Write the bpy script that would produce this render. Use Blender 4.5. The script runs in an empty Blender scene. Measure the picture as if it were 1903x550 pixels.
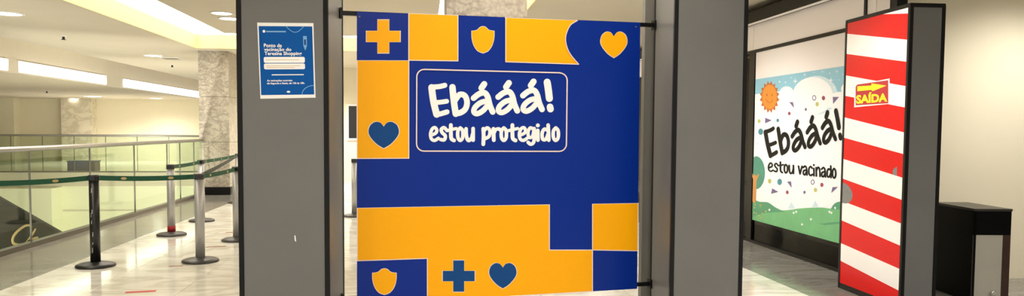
import bpy, bmesh, math, random
from mathutils import Vector, Matrix
random.seed(7)
scene = bpy.context.scene
C = scene.collection

# ------------------------------------------------------------------ camera
F_PX, CX, CY = 1374.0, 951.5, 313.0
EYE = Vector((0, 0, 1.4))
YAW, PITCH, ROLL = math.radians(6.89), math.radians(2.97), 0.0067
Fw = Vector((math.sin(YAW)*math.cos(PITCH), math.cos(YAW)*math.cos(PITCH), -math.sin(PITCH)))
R0 = Vector((math.cos(YAW), -math.sin(YAW), 0))
U0 = R0.cross(Fw)
Rt = R0*math.cos(ROLL) + U0*math.sin(ROLL)
Up = U0*math.cos(ROLL) - R0*math.sin(ROLL)
cam_d = bpy.data.cameras.new('camera')
cam_d.sensor_width = 36.0
cam_d.lens = F_PX/1903*36.0
cam_d.shift_y = (CY-275.0)/1903
cam_d.clip_end = 200
cam = bpy.data.objects.new('camera', cam_d)
C.objects.link(cam)
cam.matrix_world = Matrix(((Rt.x, Up.x, -Fw.x, EYE.x), (Rt.y, Up.y, -Fw.y, EYE.y), (Rt.z, Up.z, -Fw.z, EYE.z), (0, 0, 0, 1)))
scene.camera = cam

# ------------------------------------------------------------------ world, exposure
w = bpy.data.worlds.new('mall_ambient')
scene.world = w
w.use_nodes = True
bg = w.node_tree.nodes['Background']
bg.inputs[0].default_value = (1.0, 0.995, 0.98, 1)
bg.inputs[1].default_value = 0.85
vs = scene.view_settings
vs.view_transform = 'Standard'
vs.look = 'None'
vs.exposure = 0.35
vs.gamma = 1.0
vs.use_curve_mapping = False
TRAY_EMIT, STRIP_EMIT, SPOT_W = 3.0, 4.5, 50.0


# ------------------------------------------------------------------ geometry from pixels of the 1903x550 frame
def ray(px, py):
    return Fw + Rt*((px-CX)/F_PX) - Up*((py-CY)/F_PX)
def on_y(px, py, Y):
    d = ray(px, py); return EYE + d*(Y/d.y)
def on_x(px, py, X):
    d = ray(px, py); return EYE + d*(X/d.x)
def on_z(px, py, Z):
    d = ray(px, py); return EYE + d*((Z-EYE.z)/d.z)

# ------------------------------------------------------------------ materials
def lin(c):
    out = []
    for v in c[:3]:
        v /= 255.0
        out.append(v/12.92 if v <= 0.04045 else ((v+0.055)/1.055)**2.4)
    return tuple(out) + (1.0,)
MATS = {}
def mat(name, col, rough=0.5, metal=0.0, emit=0.0, noise=0.0, nscale=8.0, bump=0.0, spec=0.5, ecol=None):
    if name in MATS: return MATS[name]
    m = bpy.data.materials.new(name); m.use_nodes = True
    nt = m.node_tree; b = nt.nodes['Principled BSDF']
    c = lin(col)
    b.inputs['Base Color'].default_value = c
    b.inputs['Roughness'].default_value = rough
    b.inputs['Metallic'].default_value = metal
    b.inputs['Specular IOR Level'].default_value = spec
    if emit:
        b.inputs['Emission Color'].default_value = lin(ecol or col)
        b.inputs['Emission Strength'].default_value = emit
    if noise or bump:
        tc = nt.nodes.new('ShaderNodeTexCoord'); n = nt.nodes.new('ShaderNodeTexNoise')
        n.inputs['Scale'].default_value = nscale; n.inputs['Detail'].default_value = 5
        nt.links.new(tc.outputs['Object'], n.inputs['Vector'])
        if noise:
            r = nt.nodes.new('ShaderNodeValToRGB')
            r.color_ramp.elements[0].position = 0.3; r.color_ramp.elements[1].position = 0.7
            r.color_ramp.elements[0].color = tuple(v*(1-noise) for v in c[:3]) + (1,)
            r.color_ramp.elements[1].color = tuple(min(1, v*(1+noise)) for v in c[:3]) + (1,)
            nt.links.new(n.outputs['Fac'], r.inputs['Fac']); nt.links.new(r.outputs['Color'], b.inputs['Base Color'])
        if bump:
            bp = nt.nodes.new('ShaderNodeBump'); bp.inputs['Strength'].default_value = bump; bp.inputs['Distance'].default_value = 0.01
            nt.links.new(n.outputs['Fac'], bp.inputs['Height']); nt.links.new(bp.outputs['Normal'], b.inputs['Normal'])
    MATS[name] = m
    return m
def stone(name, base, vein, scale, rough, veins=0.5, distort=3.0, speck=0.0):
    m = bpy.data.materials.new(name); m.use_nodes = True
    nt = m.node_tree; b = nt.nodes['Principled BSDF']; L = nt.links.new
    tc = nt.nodes.new('ShaderNodeNewGeometry')
    mp = nt.nodes.new('ShaderNodeMapping'); mp.inputs['Rotation'].default_value = (0, 0.5, 0.6); mp.inputs['Scale'].default_value = (1, 1.9, 1.6)
    L(tc.outputs['Position'], mp.inputs['Vector'])
    n1 = nt.nodes.new('ShaderNodeTexNoise'); n1.inputs['Scale'].default_value = scale; n1.inputs['Detail'].default_value = 9; n1.inputs['Distortion'].default_value = distort
    L(mp.outputs['Vector'], n1.inputs['Vector'])
    r1 = nt.nodes.new('ShaderNodeValToRGB'); e = r1.color_ramp.elements
    e[0].position = 0.40; e[0].color = lin(base); e[1].position = 0.50; e[1].color = tuple(a*(1-veins)+c*veins for a, c in zip(lin(base), lin(vein)))
    e2 = e.new(0.58); e2.color = lin(base); e3 = e.new(0.75); e3.color = tuple(min(1, v*1.06) for v in lin(base)[:3]) + (1,)
    L(n1.outputs['Fac'], r1.inputs['Fac'])
    out = r1.outputs['Color']
    if speck:
        n2 = nt.nodes.new('ShaderNodeTexNoise'); n2.inputs['Scale'].default_value = 26; n2.inputs['Detail'].default_value = 6
        L(tc.outputs['Position'], n2.inputs['Vector'])
        r2 = nt.nodes.new('ShaderNodeValToRGB'); r2.color_ramp.elements[0].position = 0.38; r2.color_ramp.elements[1].position = 0.62
        r2.color_ramp.elements[0].color = (1-speck,)*3 + (1,); r2.color_ramp.elements[1].color = (1+speck*0.5,)*3 + (1,)
        L(n2.outputs['Fac'], r2.inputs['Fac'])
        mx = nt.nodes.new('ShaderNodeMix'); mx.data_type = 'RGBA'; mx.blend_type = 'MULTIPLY'; mx.inputs[0].default_value = 1.0
        L(out, mx.inputs[6]); L(r2.outputs['Color'], mx.inputs[7]); out = mx.outputs[2]
    L(out, b.inputs['Base Color'])
    b.inputs['Roughness'].default_value = rough
    MATS[name] = m
    return m
def glass(name, tint, refl=0.06, rough=0.0):
    m = bpy.data.materials.new(name); m.use_nodes = True
    nt = m.node_tree; nt.nodes.clear(); L = nt.links.new
    o = nt.nodes.new('ShaderNodeOutputMaterial'); mx = nt.nodes.new('ShaderNodeMixShader')
    t = nt.nodes.new('ShaderNodeBsdfTransparent'); t.inputs[0].default_value = lin(tint)
    g = nt.nodes.new('ShaderNodeBsdfGlossy'); g.inputs['Roughness'].default_value = rough
    lw = nt.nodes.new('ShaderNodeLayerWeight'); lw.inputs[0].default_value = 0.5
    pw = nt.nodes.new('ShaderNodeMath'); pw.operation = 'POWER'; pw.inputs[1].default_value = 5.0
    f = nt.nodes.new('ShaderNodeMath'); f.operation = 'MULTIPLY_ADD'; f.inputs[1].default_value = 0.6; f.inputs[2].default_value = 0.02
    L(lw.outputs['Facing'], pw.inputs[0]); L(pw.outputs[0], f.inputs[0])
    L(f.outputs[0], mx.inputs[0]); L(t.outputs[0], mx.inputs[1]); L(g.outputs[0], mx.inputs[2]); L(mx.outputs[0], o.inputs[0])
    MATS[name] = m
    return m

M_GREY = mat('grey_laminate', (105, 105, 104), 0.45, noise=0.05, nscale=3)
M_GREY2 = mat('grey_post_paint', (114, 112, 104), 0.5, noise=0.04, nscale=4)
M_BLACK = mat('black_profile', (10, 9, 9), 0.4, spec=0.25)
M_BLACKPL = mat('black_plastic', (24, 24, 24), 0.3, noise=0.2, nscale=20)
M_BLUE = mat('print_blue', (0, 42, 142), 0.3, spec=0.2)
M_NAVY = mat('print_navy', (8, 70, 134), 0.32, spec=0.2)
M_YEL = mat('print_yellow', (255, 178, 6), 0.32, spec=0.2)
M_PINKW = mat('print_pale_outline', (244, 222, 216), 0.35)
M_WHITE = mat('print_white', (250, 250, 250), 0.4)
M_PBLUE = mat('poster_blue', (0, 84, 164), 0.45, spec=0.15)
M_PBLUE2 = mat('poster_pale_blue', (118, 172, 222), 0.4)
M_PAPER = mat('paper_white', (246, 246, 246), 0.6)
M_FAINT = mat('poster_faint_print', (224, 205, 180), 0.6)
M_RED = mat('vinyl_red', (222, 3, 8), 0.25, spec=0.2)
M_VWHITE = mat('vinyl_white', (250, 248, 248), 0.28)
M_WORN = mat('worn_grey_patch', (128, 128, 128), 0.7, noise=0.1, nscale=40)
M_SIGNRED = mat('sign_red', (186, 10, 44), 0.3, noise=0.1, nscale=60)
M_SIGNYEL = mat('sign_yellow', (255, 240, 20), 0.4)
M_SKY = mat('print_sky_blue', (138, 196, 220), 0.35, noise=0.06, nscale=3)
M_CLOUD = mat('print_cloud', (244, 247, 252), 0.35)
M_CLOUD2 = mat('print_cloud_shade', (206, 228, 240), 0.35)
M_GREEN = mat('print_hill_green', (108, 182, 124), 0.35, noise=0.08, nscale=5)
M_GREEN2 = mat('print_bush_green', (72, 152, 112), 0.35)
M_TEAL = mat('print_crown_teal', (58, 142, 122), 0.35, noise=0.1, nscale=12)
M_TRUNK = mat('print_trunk', (206, 146, 74), 0.4)
M_ORANGE = mat('print_orange', (232, 140, 34), 0.35)
M_ORANGE2 = mat('print_dark_orange', (188, 96, 24), 0.35)
M_INK = mat('print_ink_black', (8, 8, 9), 0.5, spec=0.15)
M_PURPLE = mat('print_purple', (104, 88, 136), 0.4)
M_MAROON = mat('print_maroon', (150, 52, 84), 0.4)
M_OLIVE = mat('print_olive', (190, 190, 110), 0.4)
M_PTEAL = mat('print_teal_dot', (58, 138, 152), 0.4)
M_CEIL = mat('ceiling_paint', (212, 202, 182), 0.9, noise=0.02, nscale=1.5)
M_COVE = mat('cove_paint_warm', (248, 214, 142), 0.85)
M_TRAY = mat('tray_glow_panel', (255, 244, 220), 0.8, emit=TRAY_EMIT, ecol=(255, 250, 240))
M_LED = mat('linear_lamp', (255, 250, 240), 0.6, emit=STRIP_EMIT, ecol=(255, 250, 240))
M_DISC = mat('downlight_lens', (255, 252, 246), 0.6, emit=14.0, ecol=(255, 250, 240))
M_LAMPRING = mat('white_lamp_ring', (235, 232, 226), 0.5)
M_WALL = mat('cream_wall_paint', (232, 222, 196), 0.85, noise=0.03, nscale=1.2)
M_WALL2 = mat('far_wall_paint', (236, 226, 198), 0.85, noise=0.03, nscale=0.8)
M_LOWER = mat('lower_wall_paint', (246, 244, 214), 0.8, noise=0.02, nscale=0.7)
M_PANELW = mat('white_fascia_panel', (250, 243, 243), 0.5)
M_GROUT = mat('floor_grout', (150, 146, 134), 0.7)
M_STEEL = mat('brushed_steel', (178, 176, 172), 0.33, metal=0.85, noise=0.05, nscale=30)
M_STEELD = mat('dark_steel', (120, 116, 108), 0.32, metal=0.9)
M_SILVER = mat('satin_silver_paint', (176, 175, 172), 0.38, metal=0.35, noise=0.04, nscale=25)
M_BASE = mat('stanchion_base_grey', (62, 58, 54), 0.4, noise=0.12, nscale=20)
M_BASEK = mat('stanchion_base_black', (26, 25, 24), 0.4, noise=0.15, nscale=20)
M_BELT = mat('belt_green', (10, 74, 48), 0.7, noise=0.15, nscale=30)
M_BELTD = mat('belt_dark', (34, 42, 36), 0.7)
M_GOLD = mat('emblem_gold', (182, 156, 106), 0.5, metal=0.1)
M_TAPE = mat('red_floor_tape', (196, 44, 36), 0.6)
M_TAPEB = mat('worn_brown_floor_tape', (128, 72, 50), 0.6)
M_REDBAND = mat('red_tape_band', (160, 20, 28), 0.5)
M_DARKSIGN = mat('dark_parapet_cladding', (11, 10, 9), 0.45, noise=0.06, nscale=3, spec=0.1)
M_TABLE = mat('black_table_lacquer', (3, 3, 4), 0.4, spec=0.1)
M_TABLETOP = mat('dark_table_top', (44, 39, 35), 0.35, noise=0.08, nscale=12)
M_TLEG = mat('dark_brown_edge', (50, 26, 16), 0.4, noise=0.2, nscale=14)
M_INSET = mat('grey_inset_panel', (172, 168, 156), 0.3, noise=0.04, nscale=5)
M_DFLOOR = mat('dark_shop_floor', (86, 82, 78), 0.3, noise=0.1, nscale=2)
M_BLUEBOX = mat('blue_box_paint', (0, 62, 120), 0.5, spec=0.2)
M_SHOE = mat('black_shoe', (14, 13, 13), 0.5)
M_PALEBLUE = mat('pale_blue_plastic', (90, 140, 176), 0.4)
M_CHROME = mat('chrome', (226, 226, 226), 0.15, metal=1.0)
M_MARBLE = stone('light_marble', (230, 228, 218), (186, 178, 160), 1.1, 0.09, veins=0.6, distort=1.3)
M_DARKSTONE = stone('grey_border_stone', (140, 137, 130), (112, 108, 100), 0.9, 0.11, veins=0.7, distort=2.0)
M_GRANITE = stone('column_granite', (180, 171, 155), (140, 130, 115), 3.2, 0.28, veins=0.7, distort=1.2, speck=0.2)
M_PALEST = stone('pale_pilaster_stone', (226, 216, 192), (186, 172, 148), 1.6, 0.3, veins=0.6, distort=1.2)
M_GLASS = glass('balustrade_glass', (240, 246, 238))
M_GLASS2 = glass('shopfront_glass', (150, 150, 146))

# ------------------------------------------------------------------ object helpers
def add(name, me, m, parent=None):
    o = bpy.data.objects.new(name, me); C.objects.link(o)
    if m is not None and not me.materials: me.materials.append(m)
    if parent is not None: o.parent = parent
    return o
def pymesh(name, v, f, m, parent=None, smooth=False):
    me = bpy.data.meshes.new(name); me.from_pydata([tuple(p) for p in v], [], f); me.update()
    if smooth:
        for p in me.polygons: p.use_smooth = True
    return add(name, me, m, parent)
def bm_obj(name, bm, m, parent=None, smooth=False):
    bmesh.ops.recalc_face_normals(bm, faces=bm.faces)
    me = bpy.data.meshes.new(name); bm.to_mesh(me); bm.free()
    if smooth:
        for p in me.polygons: p.use_smooth = True
    return add(name, me, m, parent)
def box(name, x0, x1, y0, y1, z0, z1, m, parent=None, bevel=0.0):
    bm = bmesh.new()
    bmesh.ops.create_cube(bm, size=1.0)
    for v in bm.verts:
        v.co = Vector((x0 if v.co.x < 0 else x1, y0 if v.co.y < 0 else y1, z0 if v.co.z < 0 else z1))
    if bevel: bmesh.ops.bevel(bm, geom=bm.edges[:], offset=bevel, segments=2, affect='EDGES')
    return bm_obj(name, bm, m, parent)
def lathe(name, prof, m, parent=None, n=28, loc=(0, 0, 0)):
    v, f = [], []
    for r, z in prof:
        for k in range(n):
            a = 2*math.pi*k/n; v.append((loc[0]+r*math.cos(a), loc[1]+r*math.sin(a), loc[2]+z))
    for i in range(len(prof)-1):
        for k in range(n):
            f.append((i*n+k, i*n+(k+1) % n, (i+1)*n+(k+1) % n, (i+1)*n+k))
    f.append(tuple(range(n))[::-1]); f.append(tuple((len(prof)-1)*n+k for k in range(n)))
    o = pymesh(name, v, f, m, parent)
    for p in o.data.polygons: p.use_smooth = len(p.vertices) == 4
    return o
def tube(name, path, r, m, parent=None, n=12):
    path = [Vector(p) for p in path]; v, f = [], []
    for i, p in enumerate(path):
        t = (path[min(i+1, len(path)-1)]-path[max(i-1, 0)]).normalized()
        a = t.cross(Vector((0, 0, 1)))
        if a.length < 1e-3: a = t.cross(Vector((1, 0, 0)))
        a.normalize(); b = a.cross(t)
        for k in range(n):
            g = 2*math.pi*k/n; v.append(p + a*(r*math.cos(g)) + b*(r*math.sin(g)))
    for i in range(len(path)-1):
        for k in range(n): f.append((i*n+k, i*n+(k+1) % n, (i+1)*n+(k+1) % n, (i+1)*n+k))
    f.append(tuple(range(n))[::-1]); f.append(tuple((len(path)-1)*n+k for k in range(n)))
    return pymesh(name, v, f, m, parent, smooth=True)
def prism(name, pts, d, m, parent=None):
    """pts: list of (x,z) at y=0, extruded to y=d in local space"""
    n = len(pts)
    v = [(x, 0, z) for x, z in pts] + [(x, d, z) for x, z in pts]
    f = [tuple(range(n)), tuple(range(2*n-1, n-1, -1))] + [(i, i+n, (i+1) % n+n, (i+1) % n) for i in range(n)]
    bm = bmesh.new(); bv = [bm.verts.new(p) for p in v]
    for q in f: bm.faces.new([bv[i] for i in q])
    return bm_obj(name, bm, m, parent)
def tag(o, label, cat, group=None):
    o['label'] = label; o['category'] = cat
    if group: o['group'] = group
    return o
def thing(name, label, cat, loc=(0, 0, 0), rz=0.0, group=None):
    o = bpy.data.objects.new(name, None); C.objects.link(o)
    o.empty_display_size = 0.1; o.location = loc; o.rotation_euler = (0, 0, rz)
    return tag(o, label, cat, group)
def struct(o, label=None):
    o['kind'] = 'structure'
    if label: o['label'] = label
    return o
def root(name, loc=(0, 0, 0), rz=0.0):
    o = bpy.data.objects.new(name, None); C.objects.link(o); o.location = loc; o.rotation_euler = (0, 0, rz); o['kind'] = 'structure'
    return o

class Face:
    """a vertical plane: local x along u, local y into it, local z up"""
    def __init__(self, O, ang):
        self.O = Vector(O); self.ang = ang
        self.u = Vector((math.cos(ang), math.sin(ang), 0)); self.n = Vector((math.sin(ang), -math.cos(ang), 0))
    def p(self, px, py):
        d = ray(px, py); t = (self.O-EYE).dot(self.n)/d.dot(self.n); q = EYE + d*t - self.O
        return (q.dot(self.u), q.z)
    def poly(self, name, pts, lift, m, parent):
        """flat print: outline given in frame pixels"""
        loc = [self.p(*q) for q in pts]
        return pymesh(name, [(x, -lift, z) for x, z in loc], [tuple(range(len(loc)))], m, parent)
    def strokes(self, name, strokes, fmap, lift, m, parent):
        v, f, lf = [], [], []
        for pts, wd in strokes:
            if len(pts) > 2: pts = catmull(pts)
            if len(pts) == 1: pts = [pts[0], (pts[0][0]+0.1, pts[0][1])]
            h = wd/2; L, Rr = [], []
            for i, q in enumerate(pts):
                a = pts[max(i-1, 0)]; b = pts[min(i+1, len(pts)-1)]
                dx, dy = b[0]-a[0], b[1]-a[1]; l = math.hypot(dx, dy) or 1
                L.append((q[0]-dy/l*h, q[1]+dx/l*h)); Rr.append((q[0]+dy/l*h, q[1]-dx/l*h))
            b0 = len(v); v += L + Rr; n = len(pts); step = 0.00012; lv = (lf[-1] if lf else lift)+step; lf += [lv]*(2*n)
            for i in range(n-1): f.append((b0+i, b0+i+1, b0+n+i+1, b0+n+i))
            for q in (pts[0], pts[-1]):
                b0 = len(v); v += [(q[0]+h*math.cos(2*math.pi*k/12), q[1]+h*math.sin(2*math.pi*k/12)) for k in range(12)]; lv += step; lf += [lv]*12
                f.append(tuple(range(b0, b0+12)))
        out = []
        for q, lv in zip(v, lf):
            x, z = self.p(*fmap(*q)); out.append((x, -lv, z))
        return pymesh(name, out, f, m, parent)
    def text(self, name, s, quad, lift, m, parent, offset=0.0):
        """built-in lettering laid into a quad of frame pixels TL, TR, BR, BL"""
        cu = bpy.data.curves.new(name, 'FONT'); cu.body = s; cu.size = 1.0; cu.offset = offset; cu.resolution_u = 3
        t = bpy.data.objects.new('tmp_text', cu); C.objects.link(t)
        bpy.context.view_layer.update()
        me = bpy.data.meshes.new_from_object(t.evaluated_get(bpy.context.evaluated_depsgraph_get()))
        bpy.data.objects.remove(t); bpy.data.curves.remove(cu)
        xs = [q.co.x for q in me.vertices]; ys = [q.co.y for q in me.vertices]
        x0, x1, y0, y1 = min(xs), max(xs), min(ys), max(ys)
        fm = bil((x0, y1, x1, y0), quad)
        for q in me.vertices:
            x, z = self.p(*fm(q.co.x, q.co.y)); q.co = (x, -lift, z)
        me.name = name; me.materials.clear()
        return add(name, me, m, parent)
def bil(src, quad):
    x0, y0, x1, y1 = src; TL, TR, BR, BL = quad
    def g(x, y):
        s = (x-x0)/(x1-x0); t = (y-y0)/(y1-y0)
        return tuple((TL[i]*(1-s)+TR[i]*s)*(1-t) + (BL[i]*(1-s)+BR[i]*s)*t for i in (0, 1))
    return g
def catmull(P, n=6):
    out = []
    for i in range(len(P)-1):
        p0, p1, p2, p3 = P[max(i-1, 0)], P[i], P[i+1], P[min(i+2, len(P)-1)]
        for k in range(n):
            t = k/n
            out.append(tuple(0.5*(2*p1[j]+(p2[j]-p0[j])*t+(2*p0[j]-5*p1[j]+4*p2[j]-p3[j])*t*t+(3*p1[j]-p0[j]-3*p2[j]+p3[j])*t**3) for j in (0, 1)))
    out.append(tuple(P[-1])); return out
def ell(cx, cy, rx, ry, n=18, a0=0):
    return [(cx+rx*math.cos(a0+2*math.pi*k/n), cy+ry*math.sin(a0+2*math.pi*k/n)) for k in range(n)]

# ================================================================== SETTING
H = 3.0                       # ceiling over the gallery
XR = on_z(0, 479, 0).x        # line of the near balustrade
XR = (XR + on_z(365, 364, 0).x)/2
XB = (on_z(0, 539, 0).x + on_z(361, 403, 0).x)/2    # inner edge of the grey border
XG = (on_z(1389, 447, 0).x + on_z(1559, 507, 0).x)/2  # shop front
XD = (on_z(1383, 497, 0).x + on_z(1500, 549, 0).x)/2  # grey border before the shop front
YW = 6.45                     # cream wall beside the shop front
YF, YFW = 24.0, 33.0          # edge and wall of the far gallery
YBK = 20.0
print('LINES', XR, XB, XG, XD)

floor = root('floor')
def slab(name, x0, x1, y0, y1, z0, z1, m, parent): return box(name, x0, x1, y0, y1, z0, z1, m, parent)
slab('floor_slab', XR-0.12, 9.5, -6, YF+0.2, -0.35, -0.006, M_GROUT, floor)
slab('far_floor_slab', -22, XR-0.12, YF, YFW, -0.35, 0.0, M_MARBLE, floor)
slab('lower_floor', -22, XR+3, -6, YF, -4.7, -4.5, M_MARBLE, floor)
def tile_mesh(nm, wx, wy):
    bm = bmesh.new(); bmesh.ops.create_cube(bm, size=1.0)
    for v in bm.verts:
        v.co = Vector((v.co.x*wx, v.co.y*wy, -0.012 if v.co.z < 0 else 0.0))
    top = [e for e in bm.edges if all(abs(v.co.z) < 1e-6 for v in e.verts)]
    bmesh.ops.bevel(bm, geom=top, offset=0.0015, segments=1, affect='EDGES')
    me = bpy.data.meshes.new(nm); bm.to_mesh(me); bm.free(); return me
nx = 9; tw = (XD-XB)/nx; tl = 1.0
tm = tile_mesh('tile', tw-0.0035, tl-0.0035); tm.materials.append(M_MARBLE)
for j in range(-3, 20):
    for i in range(nx):
        o = add('tile', tm, None, floor); o.location = (XB+(i+0.5)*tw, (j+0.5)*tl+0.3, 0)
bw = XB-XR+0.1
bm_ = tile_mesh('border_tile', bw-0.0035, 1.6-0.0035); bm_.materials.append(M_DARKSTONE)
for j in range(-1, 13):
    o = add('border_tile', bm_, None, floor); o.location = (XR-0.1+bw/2, (j+0.5)*1.6-0.2, 0)
bw2 = XG+0.03-XD
bm2 = tile_mesh('border_tile', bw2-0.0035, 1.6-0.0035); bm2.materials.append(M_DARKSTONE)
for j in range(-1, 12):
    o = add('border_tile', bm2, None, floor); o.location = (XD+bw2/2, (j+0.5)*1.6, 0)
bm3 = tile_mesh('border_tile', 1.4-0.0035, 1.6-0.0035); bm3.materials.append(M_DARKSTONE)
for j in range(3, 5):
    for i in range(3):
        o = add('border_tile', bm3, None, floor); o.location = (XG+0.03+(i+0.5)*1.4, (j+0.5)*1.6-0.9, 0)

# --- ceiling with the luminous tray ring
z_ = H
c1 = on_z(115, 0, z_).x; c2 = on_z(290, 0, z_).x; c3 = on_z(818, 2, z_).x; c4 = on_z(997, 0, z_).x
ty2 = on_z(400, 90, z_).y; ty1 = on_z(430, 62, z_).y
XE = (on_z(0, 62, z_).x + on_z(370, 151, z_).x)/2
print('TRAY', c1, c2, c3, c4, ty1, ty2, 'edge', XE)
ceil = root('ceiling')
CT = 0.3
def cpiece(x0, x1, y0, y1): return box('ceiling_board', x0, x1, y0, y1, H, H+CT, M_CEIL, ceil)
Y0, YEND = -6.0, 22.0
cpiece(XE, c1, Y0, YFW); cpiece(c4, 9.5, Y0, YEND); cpiece(c1, c4, ty2, YEND); cpiece(c2, c3, -3.0, ty1); cpiece(c1, c4, Y0, -4.2)
tray = []
for x0, x1, y0, y1 in ((c1, c2, -4.2, ty2), (c3, c4, -4.2, ty2), (c2, c3, ty1, ty2), (c2, c3, -4.2, -3.0)):
    box('tray_glow_panel', x0, x1, y0, y1, H+CT-0.02, H+CT, M_TRAY, ceil)  # glowing top stands in for the cove strips hidden in the tray
# warm painted reveal boards that line the outer side of the ring
box('tray_reveal', c1, c1+0.012, -4.2, ty2, H+0.001, H+CT-0.03, M_COVE, ceil)
box('tray_reveal', c4-0.012, c4, -4.2, ty2, H+0.001, H+CT-0.03, M_COVE, ceil)
box('tray_reveal', c1+0.012, c4-0.012, ty2-0.012, ty2, H+0.001, H+CT-0.03, M_COVE, ceil)
# raised slot and the dropped bulkhead across the void
XBK = -9.0
box('slot_board', XBK, XE, Y0, YFW, 3.75, 3.85, M_CEIL, ceil)
box('slot_side', XE-0.02, XE, Y0, YFW, H, 3.75, M_CEIL, ceil)
zs_top = (on_x(0, 111, XBK).z + on_x(370, 168, XBK).z)/2
zs_bot = (on_x(0, 132, XBK).z + on_x(370, 181, XBK).z)/2
print('STRIP z', zs_top, zs_bot)
box('bulkhead_face', XBK-0.1, XBK, Y0, YFW, zs_bot-0.03, 3.75, M_CEIL, ceil)
ZB = zs_bot-0.03
box('low_ceiling_board', -22, XBK-0.1, Y0, YFW, ZB, ZB+0.1, M_CEIL, ceil)
def strip(xa, xb, label):
    ya = on_x(xa, 200, XBK).y; yb = on_x(xb, 200, XBK).y
    t = thing('linear_ceiling_lamp', label, 'lamp', (XBK, (ya+yb)/2, (zs_top+zs_bot)/2), 0, 'linear lamps along the bulkhead')
    L = abs(yb-ya)/2; hh = (zs_top-zs_bot)/2
    box('housing', 0.0, 0.03, -L, L, -hh, hh, M_LAMPRING, t)
    box('diffuser', 0.03, 0.05, -L+0.02, L-0.02, -hh+0.015, hh-0.015, M_LED, t)
strip(-230, 14, 'long white linear lamp on the bulkhead cut by the left picture edge')
strip(34, 196, 'long white linear lamp on the bulkhead above the far gallery, middle one')
strip(228, 380, 'long white linear lamp on the bulkhead nearest the granite column')

# --- walls
wf = root('wall_back')
xa = on_y(38, 215, YFW).x
box('wall_panel', xa, XR+2.5, YFW, YFW+0.2, -0.2, 3.7, M_WALL2, wf)
box('wall_panel', -22, xa, YFW-0.5, YFW+0.2, -0.2, 3.7, M_WALL2, wf)
px0, px1, px2 = on_y(124, 215, YFW).x, on_y(166, 215, YFW).x, on_y(180, 215, YFW).x
wl = root('wall_left'); box('wall_panel', -22.2, -22, -6, YFW+0.2, -4.7, 3.8, M_WALL2, wl)
wlow = root('wall_lower')
box('wall_panel', -22, XR+3, YF, YF+0.2, -4.6, -0.35, M_LOWER, wlow)
xb_ = on_y(96, 380, YF-0.7).x
box('wall_pier', -22, xb_, YF-0.7, YF, -4.5, -0.42, M_LOWER, wlow)
zc = on_y(180, 391, YF).z
box('wall_trim', xb_, XR+2, YF-0.03, YF, zc-0.02, zc+0.03, M_CEIL, wlow)
box('slab_edge', -22, XR-0.12, YF-0.05, YF, -0.4, 0.02, M_CEIL, wlow)
box('wall_panel', XR+2.8, XR+3, -6, YF, -4.5, -0.35, M_LOWER, wlow)
wm = root('wall_middle'); box('wall_panel', XR+0.9, 9.5, YBK, YBK+0.2, 0, H, M_WALL, wm)
wr = root('wall_right')
box('wall_panel', XG+0.02, 9.5, YW, YW+0.15, 0, H, M_WALL, wr)
box('wall_panel', 9.4, 9.6, -6, YBK, 0, H, M_WALL, wr)
sf = root('floor_shop'); box('shop_floor', XG+0.04, 9.4, YW+0.15, YBK, -0.006, 0.006, M_DFLOOR, sf)

# --- granite columns
def column(name, label, xl, xr, Y, depth, zb=0.16):
    p0, p1 = on_y(xl, 240, Y), on_y(xr, 240, Y); wd = p1.x-p0.x
    t = thing(name, label, 'column', ((p0.x+p1.x)/2, Y+depth/2, 0))
    h = wd/2; d = depth/2; n = 3; seg = (H-zb)/n
    for k in range(n):
        box('granite_slab', -h, h, -d, d, zb+k*seg+0.002, zb+(k+1)*seg-0.002, M_GRANITE, t, bevel=0.004)
    box('plinth', -h-0.012, h+0.012, -d-0.012, d+0.012, 0, zb, M_BLACK, t, bevel=0.006)
    return t
YC = on_z(400, 362, 0).y
column('granite_column', 'mottled grey granite column with black plinth at the end of the balustrade', 370, 426, YC, 0.75)
column('granite_column', 'grey granite column rising behind the top edge of the blue and yellow panel', 829, 978, 7.0, 0.75)
tt = thing('wall_pilaster', 'pale veined granite pilaster on the far cream wall', 'pilaster', ((px0+px2)/2, YFW-0.25, 0))
h = (px2-px0)/2
for k in range(3): box('granite_slab', -h, h, -0.25, 0.25, k*0.88+0.002, (k+1)*0.88-0.002, M_PALEST, tt)

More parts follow.
